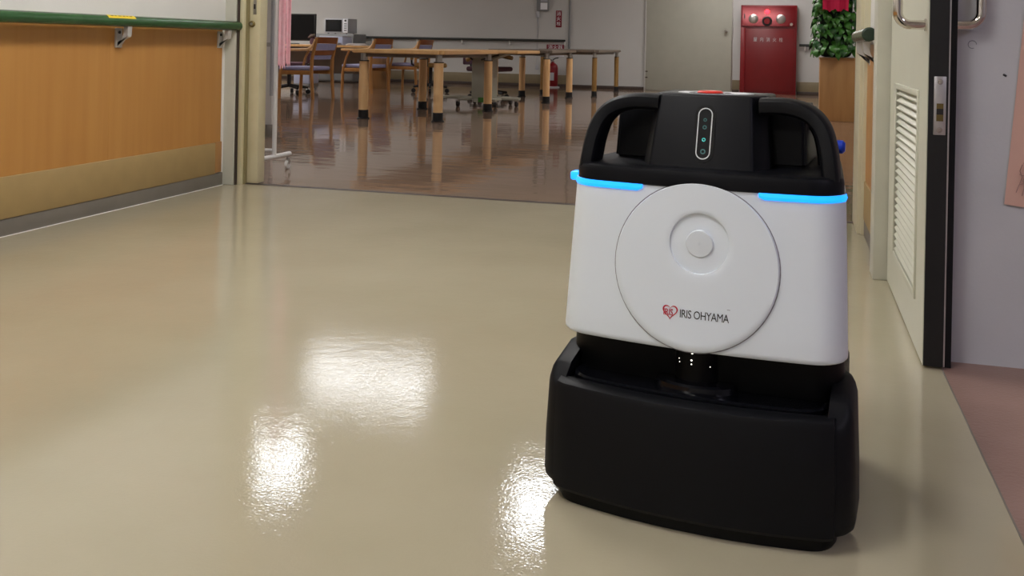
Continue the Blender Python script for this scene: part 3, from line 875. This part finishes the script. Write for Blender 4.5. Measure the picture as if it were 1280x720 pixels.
cloth('panel', None, None, (-0.016, 0.0, 0.0), 0.046, 0.98, 'pink_cloth', 0.003, 6, parent=ck)
cloth('panel', None, None, (0.018, 0.008, 0.012), 0.030, 0.97, 'pink_cloth', 0.003, 5, parent=ck)

scn = thing('standing_screen', 'narrow white standing screen with dark foot behind the garment rack', 'screen', (-3.70, 6.52, 0))
B(-0.06, 0.045, -0.015, 0.02, 0.09, 1.75, 0.004).build('panel', 'white_metal', scn)
B(0.028, 0.046, -0.018, 0.024, 0.3, 1.75, 0.003).build('edge_trim', 'silver', scn)
B(-0.055, 0.042, -0.06, 0.08, 0.0, 0.09, 0.003).build('foot', 'base_grey', scn)
B(-0.01, 0.03, -0.02, -0.014, 0.66, 0.69).build('clip', 'steel', scn)

# ------------------------------------------------------------------ tables
def table(loc, rz, lx, ly, top, label, mtop, mleg, ins=(0.08, 0.09), group='four legged day room tables', foot='black', rleg=0.044):
    t = thing('table', label, 'table', loc, rz, group)
    bm = bmesh.new()
    bmesh.ops.create_cube(bm, size=1)
    for v in bm.verts:
        v.co = Vector((v.co.x * lx, v.co.y * ly, top - 0.018 + v.co.z * 0.036))
    bmesh.ops.bevel(bm, geom=[e for e in bm.edges if abs(e.verts[0].co.z - e.verts[1].co.z) > 0.01], offset=0.05, segments=5, affect='EDGES')
    bmesh.ops.bevel(bm, geom=[e for e in bm.edges if abs(e.verts[0].co.z - e.verts[1].co.z) < 0.001 and len(e.link_faces) == 2 and abs(e.link_faces[0].normal.z - e.link_faces[1].normal.z) > 0.5], offset=0.006, segments=2, affect='EDGES')
    MB().bm(bm).build('tabletop', mtop, t)
    B(-lx / 2 + 0.1, lx / 2 - 0.1, -ly / 2 + 0.11, ly / 2 - 0.11, top - 0.07, top - 0.036, 0.003).build('apron', 'grey_tab', t)
    for sx in (-1, 1):
        for sy in (-1, 1):
            x, y = sx * (lx / 2 - ins[0]), sy * (ly / 2 - ins[1])
            lg = MB().cyl((x, y, 0.075), (x, y, top - 0.105), rleg, n=20, bev=0.004).build('leg', mleg, t)
            MB().cyl((x, y, top - 0.108), (x, y, top - 0.036), rleg * 0.72, n=16).build('sleeve', 'steel', lg)
            MB().cyl((x, y, top - 0.112), (x, y, top - 0.103), rleg * 1.05, n=16).build('collar', 'ink', lg)
            MB().lathe([(rleg * 1.32, 0), (rleg * 1.32, 0.008), (rleg * 1.08, 0.014), (rleg * 1.06, 0.08), (rleg * 0.98, 0.084)], (x, y, 0), 20).build('foot', foot, lg)
    return t
table((-3.43, 9.20, 0), 0.0, 0.90, 1.78, 0.642, 'birch table with round legs nearest the doorway', 'wood_top', 'wood', (0.085, 0.13))
table((-3.21, 12.43, 0), 0.0, 0.82, 1.50, 0.648, 'grey topped table with birch legs before the fire extinguisher', 'grey_tab', 'wood', (0.08, 0.10), rleg=0.042)
table((-3.0, 14.45, 0), 0.0, 0.86, 1.95, 0.655, 'grey topped table furthest back near the far wall', 'grey_tab', 'olive_wood', (0.06, 0.08), rleg=0.034)

pt = thing('pedestal_table', 'sage grey single column table on castors behind the nearest birch table', 'table', (-3.385, 10.86, 0))
B(-0.42, 0.50, -0.38, 0.60, 0.606, 0.642, 0.01).build('tabletop', 'wood_top', pt)
B(-0.125, 0.120, -0.09, 0.13, 0.07, 0.56, 0.008).build('column', 'sage', pt)
MB().prism([(-0.30, 0.606), (-0.13, 0.54), (0.125, 0.54), (0.30, 0.606)], 'y', -0.10, 0.16).build('support_bracket', 'sage', pt)
for s in (-1, 1):
    MB().tube([(s * 0.20, -0.12, 0.585), (s * 0.12, -0.20, 0.56), (s * 0.05 - 0.02, -0.24, 0.53)], 0.010, 8).build('adjust_lever', 'ink', pt)
B(-0.62, 0.42, -0.04, 0.06, 0.075, 0.105, 0.006).build('base_beam', 'sage', pt)
B(-0.10, 0.10, -0.10, 0.14, 0.045, 0.08, 0.005).build('base_block', 'sage', pt)
B(-0.04, 0.04, -0.104, -0.1, 0.045, 0.1).build('green_label', 'leaf', pt)
for x, y in ((-0.58, 0.0), (-0.22, -0.28), (0.22, -0.28), (0.38, 0.02), (-0.22, 0.34), (0.22, 0.34)):
    ar = B(min(x, x * 0.5) , max(x, x * 0.5), min(0, y) - 0.02, max(0, y) + 0.02, 0.072, 0.096, 0.004).build('base_arm', 'sage', pt)
    MB().cyl((x - 0.016, y, 0.034), (x + 0.016, y, 0.034), 0.034, n=16, bev=0.004).build('castor_wheel', 'ink', ar)
    B(x - 0.02, x + 0.02, y - 0.02, y + 0.02, 0.05, 0.075, 0.003).build('castor_fork', 'steel', ar)

# ------------------------------------------------------------------ arm chairs (local: faces -x)
def armchair(loc, rz, label):
    t = thing('armchair', label, 'chair', loc, rz, 'oak armchairs at the tables')
    W2, D2 = 0.255, 0.21
    for s in (-1, 1):
        y = s * W2
        MB().tube([(-D2 - 0.01, y, 0), (-D2, y, 0.28), (-D2 + 0.015, y, 0.36)], 0.021, 10).build('leg', 'chair_wood', t)
        MB().tube([(D2 + 0.03, y, 0), (D2 + 0.005, y, 0.3), (D2 + 0.01, y, 0.5), (D2 + 0.045, y, 0.64), (D2 + 0.07, y, 0.745)], [0.021, 0.022, 0.022, 0.02, 0.017], 10).build('leg', 'chair_wood', t)
        ar = MB().tube([(-D2 - 0.03, y, 0.592), (-0.02, y, 0.594), (D2 - 0.06, y, 0.600), (D2 - 0.005, y, 0.625), (D2 + 0.03, y, 0.67), (D2 + 0.05, y, 0.72)], 0.017, 10).build('armrest', 'wood', t)
        MB().tube([(-D2 + 0.015, y, 0.35), (-D2 + 0.045, y, 0.48), (-D2 + 0.10, y, 0.59)], 0.016, 8).build('arm_post', 'chair_wood', ar)
        B(-D2, D2, y - 0.012, y + 0.012, 0.295, 0.345, 0.004).build('side_rail', 'chair_wood', t)
    B(-D2 - 0.012, -D2 + 0.012, -W2, W2, 0.295, 0.345, 0.004).build('front_rail', 'chair_wood', t)
    B(-D2 - 0.03, D2 - 0.01, -W2 + 0.012, W2 - 0.012, 0.345, 0.392, 0.018, 3).build('seat', 'purple', t)
    def slat(x, z0, z1, m, nm, par, th=0.012):
        n = 10
        rg = []
        for i in range(n + 1):
            u = -1 + 2 * i / n
            dx = 0.025 * (1 - u * u)
            ln = lambda z: (z - 0.6) * 0.25
            rg.append([(x + dx + ln(z0), u * W2, z0), (x + dx + ln(z0) + th, u * W2, z0), (x + dx + ln(z1) + th, u * W2, z1), (x + dx + ln(z1), u * W2, z1)])
        return MB().loft(rg).build(nm, m, par)
    slat(D2 + 0.03, 0.675, 0.752, 'back_wood', 'top_slat', t)
    slat(D2 + 0.03, 0.592, 0.672, 'purple', 'back_pad', t, 0.018)
    slat(D2 + 0.025, 0.535, 0.588, 'back_wood', 'lower_slat', t)
    slat(D2 + 0.005, 0.48, 0.53, 'purple', 'lower_pad', t, 0.018)
    return t
c1 = armchair((-5.73, 11.03, 0), math.radians(-2), 'oak armchair with lilac seat beside the pink garment')
dup(c1, (-5.70, 12.72, 0), math.radians(-4), 'oak armchair with lilac seat behind the left end of the birch table')
dup(c1, (-5.66, 14.25, 0), math.radians(-2), 'oak armchair furthest back below the long dark handrail')

def office_chair(loc, rz, label, m_seat, m_arm, hi, cast=5):
    t = thing('office_chair', label, 'chair', loc, rz, 'swivel chairs in the day room')
    B(-0.23, 0.23, -0.22, 0.22, 0.36, 0.42, 0.025, 3).build('seat', m_seat, t)
    MB().cyl((0, 0, 0.1), (0, 0, 0.36), 0.026, n=12).build('gas_column', 'ink', t)
    for i in range(cast):
        a = 2 * PI * i / cast + 0.3
        x, y = 0.25 * math.cos(a), 0.25 * math.sin(a)
        sp = MB().tube([(0, 0, 0.115), (x, y, 0.085)], [0.024, 0.016], 8).build('base_spoke', 'ink', t)
        MB().cyl((x - 0.018 * math.sin(a), y + 0.018 * math.cos(a), 0.032), (x + 0.018 * math.sin(a), y - 0.018 * math.cos(a), 0.032), 0.032, n=14, bev=0.005).build('castor', 'black', sp)
    MB().tube([(0.2, 0, 0.37), (0.27, 0, 0.40), (0.28, 0, 0.52)], 0.014, 8).build('back_stem', 'ink', t)
    B(0.25, 0.29, -0.2, 0.2, hi - 0.14, hi, 0.018, 3).build('backrest', m_seat, t)
    if m_arm:
        for s in (-1, 1):
            ar = MB().tube([(0.2, s * 0.25, 0.50), (0.1, s * 0.25, 0.56), (-0.05, s * 0.25, 0.56), (-0.20, s * 0.25, 0.53)], [0.03, 0.034, 0.032, 0.026], 10).build('armrest', m_arm, t)
            MB().tube([(0.05, s * 0.22, 0.38), (0.05, s * 0.25, 0.44), (0.05, s * 0.25, 0.55)], 0.014, 8).build('arm_post', 'ink', ar)
office_chair((-6.35, 11.75, 0), math.radians(20), 'swivel chair with dark mauve seat behind the first oak armchair', 'mauve', None, 0.55)
office_chair((-4.95, 13.3, 0), math.radians(200), 'swivel chair with olive brown wooden arms left of the nearest birch table', 'olive_wood', 'olive_wood', 0.60)
office_chair((-3.72, 12.15, 0), math.radians(170), 'swivel chair with olive brown wooden arms behind the column table', 'mauve', 'olive_wood', 0.58)

# ------------------------------------------------------------------ desk with screen, cabinet with microwave
dk = thing('desk', 'wooden desk with end panel below the black screen', 'desk', (-7.0, 13.95, 0))
B(-1.9, 1.05, -0.35, 0.35, 0.612, 0.645, 0.005).build('desktop', 'wood_top', dk)
B(0.84, 0.985, -0.30, 0.30, 0.0, 0.612, 0.003).build('end_panel', 'planter', dk)
B(-1.9, -1.87, -0.30, 0.30, 0.0, 0.612, 0.003).build('end_panel', 'planter', dk)
B(-1.87, 0.83, 0.25, 0.27, 0.2, 0.612).build('modesty_panel', 'grey_tab', dk)
tv = thing('flat_screen', 'black flat screen on the wooden desk', 'television', (-7.62, 13.95, 0.645))
B(-0.52, 0.52, -0.02, 0.03, 0.055, 0.475, 0.006).build('housing', 'black', tv)
B(-0.50, 0.50, -0.0215, -0.0195, 0.075, 0.46).build('panel', 'screen', tv)
B(-0.06, 0.06, 0.0, 0.03, 0.01, 0.07, 0.003).build('stem', 'black', tv)
B(-0.2, 0.2, -0.1, 0.1, 0.0, 0.012, 0.004).build('foot', 'black', tv)
pr = thing('printer', 'pale grey printer on the desk before the microwave cabinet', 'printer', (-6.78, 14.0, 0.645))
B(-0.21, 0.20, -0.17, 0.17, 0.0, 0.125, 0.012).build('body', 'lblue', pr)
B(-0.20, 0.19, -0.16, 0.17, 0.125, 0.14, 0.006).build('lid', 'silver', pr)
B(-0.05, 0.16, -0.24, -0.16, 0.03, 0.04, 0.002).build('paper_tray', 'paper', pr)
pb = thing('paper_stack', 'loose white papers on the desk end', 'papers', (-6.34, 13.80, 0.645))
for i in range(4):
    B(-0.13, 0.13, -0.1, 0.1, 0.008 * i, 0.008 * i + 0.006, 0.001).xf(Matrix.Rotation(0.25 * i - 0.3, 4, 'Z')).build('sheet', 'paper', pb)
fx = thing('desk_flowers', 'small dusky bunch of flowers beside the black screen', 'flowers', (-7.07, 13.80, 0.645))
MB().lathe([(0.03, 0), (0.045, 0.03), (0.04, 0.08), (0.03, 0.1)], n=14).build('vase', 'mauve', fx)
for i in range(16):
    a, r_, z_ = i * 2.4, 0.02 + 0.045 * ((i * 7) % 5) / 5, 0.11 + 0.05 * ((i * 3) % 4) / 4
    MB().lathe([(0.002, -0.014), (0.016, -0.006), (0.018, 0.004), (0.008, 0.013), (0.001, 0.015)], (r_ * math.cos(a), r_ * math.sin(a), z_), 8).build('blossom', 'grey_tab' if i % 3 else 'mauve', fx)
cb = thing('steel_cabinet', 'grey steel cabinet carrying the microwave', 'cabinet', (-7.53, 15.75, 0))
B(-0.36, 0.36, -0.25, 0.25, 0.02, 0.83, 0.004).build('body', 'grey_cab', cb)
for s in (-1, 1):
    dd = B(s * 0.178 - 0.172, s * 0.178 + 0.172, -0.262, -0.25, 0.04, 0.81, 0.003).build('door', 'grey_cab', cb)
    B(s * 0.03 - 0.008, s * 0.03 + 0.008, -0.272, -0.262, 0.42, 0.52, 0.002).build('handle', 'steel', dd)
B(-0.35, 0.35, -0.23, 0.23, 0, 0.02).build('plinth', 'ink', cb)
mw = thing('microwave_oven', 'silver microwave oven with dark glass door on the steel cabinet', 'microwave', (-7.45, 15.72, 0.83), math.radians(0))
B(-0.27, 0.17, -0.22, 0.14, 0.012, 0.262, 0.006).build('body', 'silver', mw)
md = B(-0.265, 0.08, -0.236, -0.22, 0.018, 0.256, 0.003).build('door', 'silver', mw)
B(-0.245, 0.06, -0.238, -0.2355, 0.035, 0.24).build('window', 'screen', md)
B(-0.19, 0.02, -0.2395, -0.2375, 0.075, 0.195).build('mesh', 'glass_dark', md)
cpn = B(0.08, 0.168, -0.234, -0.22, 0.018, 0.256, 0.003).build('control_panel', 'paper', mw)
MB().cyl((0.125, -0.234, 0.225), (0.125, -0.244, 0.225), 0.017, n=14).build('dial', 'ink', cpn)
for i in range(4):
    B(0.10, 0.15, -0.238, -0.233, 0.05 + i * 0.037, 0.072 + i * 0.037, 0.002).build('button', 'grey_cab', cpn)
for x in (-0.22, 0.12):
    for y in (-0.17, 0.1):
        MB().cyl((x, y, 0), (x, y, 0.013), 0.015, n=8).build('foot', 'ink', mw)
bx_ = thing('storage_box', 'pale blue storage box on the floor under the desk', 'box', (-6.62, 12.75, 0.0))
B(-0.12, 0.12, -0.15, 0.15, 0.10, 0.30, 0.01).build('body', 'lblue', bx_)
B(-0.125, 0.125, -0.155, 0.155, 0.30, 0.32, 0.006).build('lid', 'paper', bx_)
B(-0.12, 0.12, -0.15, 0.15, 0.05, 0.1, 0.004).build('trolley', 'grey_cab', bx_)
for x in (-0.09, 0.09):
    for y in (-0.12, 0.12):
        MB().cyl((x - 0.012, y, 0.026), (x + 0.012, y, 0.026), 0.026, n=12).build('wheel', 'paper', bx_)

# ------------------------------------------------------------------ far wall fittings
fe = thing('fire_extinguisher', 'dark red fire extinguisher standing before the far wall', 'extinguisher', (-3.86, 16.22, 0))
MB().lathe([(0.085, 0.02), (0.09, 0.03), (0.09, 0.33), (0.08, 0.37), (0.05, 0.40), (0.025, 0.415), (0.025, 0.43)], n=22).build('cylinder', 'red', fe)
MB().lathe([(0.12, 0), (0.12, 0.012), (0.1, 0.02), (0.09, 0.02)], n=22).build('stand', 'silver', fe)
MB().lathe([(0.022, 0.43), (0.022, 0.46), (0.012, 0.465)], n=12).build('valve', 'steel', fe)
MB().tube([(0, 0, 0.465), (0.05, -0.01, 0.49), (0.10, -0.02, 0.50)], 0.009, 8).build('lever', 'ink', fe)
MB().tube([(0, 0, 0.45), (-0.06, -0.02, 0.47), (-0.11, -0.03, 0.42), (-0.12, -0.03, 0.3), (-0.115, -0.02, 0.17)], 0.010, 8).build('hose', 'hose', fe)
B(-0.045, 0.045, -0.094, -0.088, 0.12, 0.25, 0.002).build('label_plate', 'silver', fe)

s1 = thing('extinguisher_board', 'red and white board above the fire extinguisher', 'sign', (-3.862, YF, 0.52))
B(-0.152, 0.152, -0.012, 0, 0.10, 0.20, 0.002).build('red_panel', 'red_sign', s1)
B(-0.152, 0.152, -0.012, 0, 0.0, 0.095, 0.002).build('white_panel', 'paper', s1)
XZ = lambda x, y, z: Matrix(((1, 0, 0, x), (0, 0, 1, y), (0, 1, 0, z), (0, 0, 0, 1)))
XZf = lambda x, y, z: Matrix(((1, 0, 0, x), (0, 0, -1, y), (0, 1, 0, z), (0, 0, 0, 1)))
text('lettering', '消火器', 0.082, 'paper', s1, XZf(0, -0.013, 0.15), None, 1.05, 0.001)
text('lettering', '消火器', 0.05, 'red_sign', s1, XZf(-0.05, -0.013, 0.048), None, 1.0, 0.001)

s2 = thing('fire_sign', 'narrow maroon sign with white characters on the far wall', 'sign', (-3.813, YF, 1.155))
B(-0.05, 0.05, -0.01, 0, -0.142, 0.142, 0.002).build('plate', 'red_sign', s2)
for i, ch in enumerate('消火栓'):
    text('character', ch, 0.075, 'paper', s2, XZf(0, -0.011, 0.085 - 0.085 * i), None, 1.0, 0.001)

ip = thing('wall_panel', 'grey control panel with pale display high on the far wall', 'control panel', (-4.09, YF, 1.285))
B(-0.105, 0.105, -0.05, 0, 0, 0.34, 0.006).build('housing', 'grey_cab', ip)
B(-0.035, 0.085, -0.054, -0.049, 0.025, 0.14, 0.002).build('display', 'paper', ip)
B(-0.035, 0.085, -0.054, -0.049, 0.16, 0.3, 0.002).build('grille', 'silver', ip)
B(-0.12, -0.06, -0.025, 0, -0.11, 0.0, 0.003).build('junction_box', 'silver', ip)
MB().tube([(-0.09, -0.008, -0.11), (-0.09, -0.008, -0.93)], 0.006, 6).build('conduit', 'silver', ip)
B(-0.115, -0.065, -0.02, 0, -1.0, -0.92, 0.003).build('socket', 'silver', ip)

hy = thing('hydrant_cabinet', 'tall dark red fire hydrant cabinet against the far wall', 'cabinet', (-0.362, YF - 0.002, 0))
B(-0.43, 0.43, -0.20, 0.0, 0.0, 1.41, 0.008).build('body', 'red', hy)
B(-0.35, 0.40, -0.216, -0.20, 0.04, 1.03, 0.005).build('door', 'red2', hy)
B(-0.43, -0.36, -0.214, -0.20, 0.02, 1.06, 0.004).build('side_strip', 'red', hy)
hpn = MB().prism([(-0.20, 1.075), (-0.236, 1.078), (-0.208, 1.382), (-0.20, 1.385)], 'x', -0.40, 0.40).build('alarm_panel', 'red_gloss', hy)
for x in (-0.235, 0.185):
    MB().lathe([(0.075, 0), (0.075, 0.006), (0.06, 0.014), (0.03, 0.018), (0.0, 0.018)], n=24).xf(Matrix.Translation((x, -0.2255, 1.19)) @ Matrix.Rotation(PI / 2, 4, 'X')).build('speaker_grille', 'steel', hpn)
MB().lathe([(0.075, 0), (0.078, 0.012), (0.06, 0.02), (0.05, 0.012), (0.0, 0.012)], n=24).xf(Matrix.Translation((-0.025, -0.2285, 1.155)) @ Matrix.Rotation(PI / 2, 4, 'X')).build('call_button', 'ink', hpn)
MB().lathe([(0.045, 0), (0.045, 0.014), (0.0, 0.014)], n=20).xf(Matrix.Translation((-0.025, -0.2385, 1.155)) @ Matrix.Rotation(PI / 2, 4, 'X')).build('call_button_centre', 'red', hpn)
MB().lathe([(0.036, 0), (0.034, 0.02), (0.022, 0.036), (0.0, 0.042)], n=20).xf(Matrix.Translation((-0.025, -0.215, 1.305)) @ Matrix.Rotation(PI / 2, 4, 'X')).build('pilot_lamp', 'red_lamp', hpn)
B(-0.385, -0.365, -0.228, -0.215, 1.19, 1.27).build('name_slot', 'ink', hpn)
MB().cyl((0.345, -0.230, 1.11), (0.345, -0.243, 1.11), 0.024, n=14).build('lock', 'chrome', hpn)
for i, ch in enumerate('屋内消火栓'):
    text('character', ch, 0.075, 'plate', hy, XZf(-0.20 + 0.098 * i, -0.2175, 0.86), None, 0.8, 0.001)

# ------------------------------------------------------------------ planter
pn = thing('planter_box', 'honey coloured wooden planter box before the far wall', 'planter', (0.445, 10.66, 0))
B(-0.168, 0.168, -0.168, 0.168, 0.0, 0.63, 0.006).build('box', 'planter', pn)
B(-0.174, 0.174, -0.174, 0.174, 0.618, 0.644, 0.004).build('top_rim', 'planter', pn)
B(-0.15, 0.15, -0.15, 0.15, 0.63, 0.646).build('soil', 'base_dark', pn)
hd = thing('leaf_hedge', 'dense green leafy plant column standing in the wooden planter', 'plant', (0.428, 10.66, 0.648))
B(-0.155, 0.155, -0.13, 0.13, 0.0, 0.95, 0.05, 3).build('stem_core', 'leafcore', hd)
def leaf_mesh(m):
    L, Wd = 0.105, 0.034
    rows = []
    for i in range(6):
        u = i / 5
        w = Wd * math.sin(PI * min(1, u * 0.96 + 0.04) ** 0.75)
        z = -L * u; y = -0.022 * math.sin(PI * u)
        rows.append([(-w, y + 0.008, z), (0, y, z), (w, y + 0.008, z)])
    return MB().loft(rows, cap=False, closed=False).mesh('leaf', m, True, 80)
lm = [leaf_mesh('leaf'), leaf_mesh('leaf2')]
nleaf = 0
def put_leaf(x, y, z, az):
    global nleaf
    o = bpy.data.objects.new('leaf', lm[0 if random.random() < 0.62 else 1])
    C.objects.link(o); o.parent = hd
    o.location = (x, y, z)
    o.rotation_euler = (random.uniform(-0.75, -0.1), random.uniform(-0.6, 0.6), az + random.uniform(-0.5, 0.5))
    s = random.uniform(0.7, 1.1)
    o.scale = (s, s, s)
    nleaf += 1
for j in range(17):
    z = 0.075 + j * 0.054
    for i in range(8):                                   # front
        put_leaf(-0.19 + 0.052 * (i + 0.5 * (j % 2)) + random.uniform(-0.012, 0.012), (-0.19 if j < 2 else -0.155) + random.uniform(-0.025, 0.015), z + random.uniform(-0.02, 0.02), 0)
    for i in range(4):                                   # left and right sides
        put_leaf(-0.18 + random.uniform(-0.02, 0.012), -0.12 + 0.08 * i, z + random.uniform(-0.02, 0.02), -PI / 2)
        put_leaf(0.18 + random.uniform(-0.012, 0.02), -0.12 + 0.08 * i, z + random.uniform(-0.02, 0.02), PI / 2)
cloth('red_cloth', 'crimson cloth hanging over the top of the leafy plant', 'cloth', (0.411, 10.405, 1.115), 0.27, 0.52, 'red_cloth', 0.012, 12)
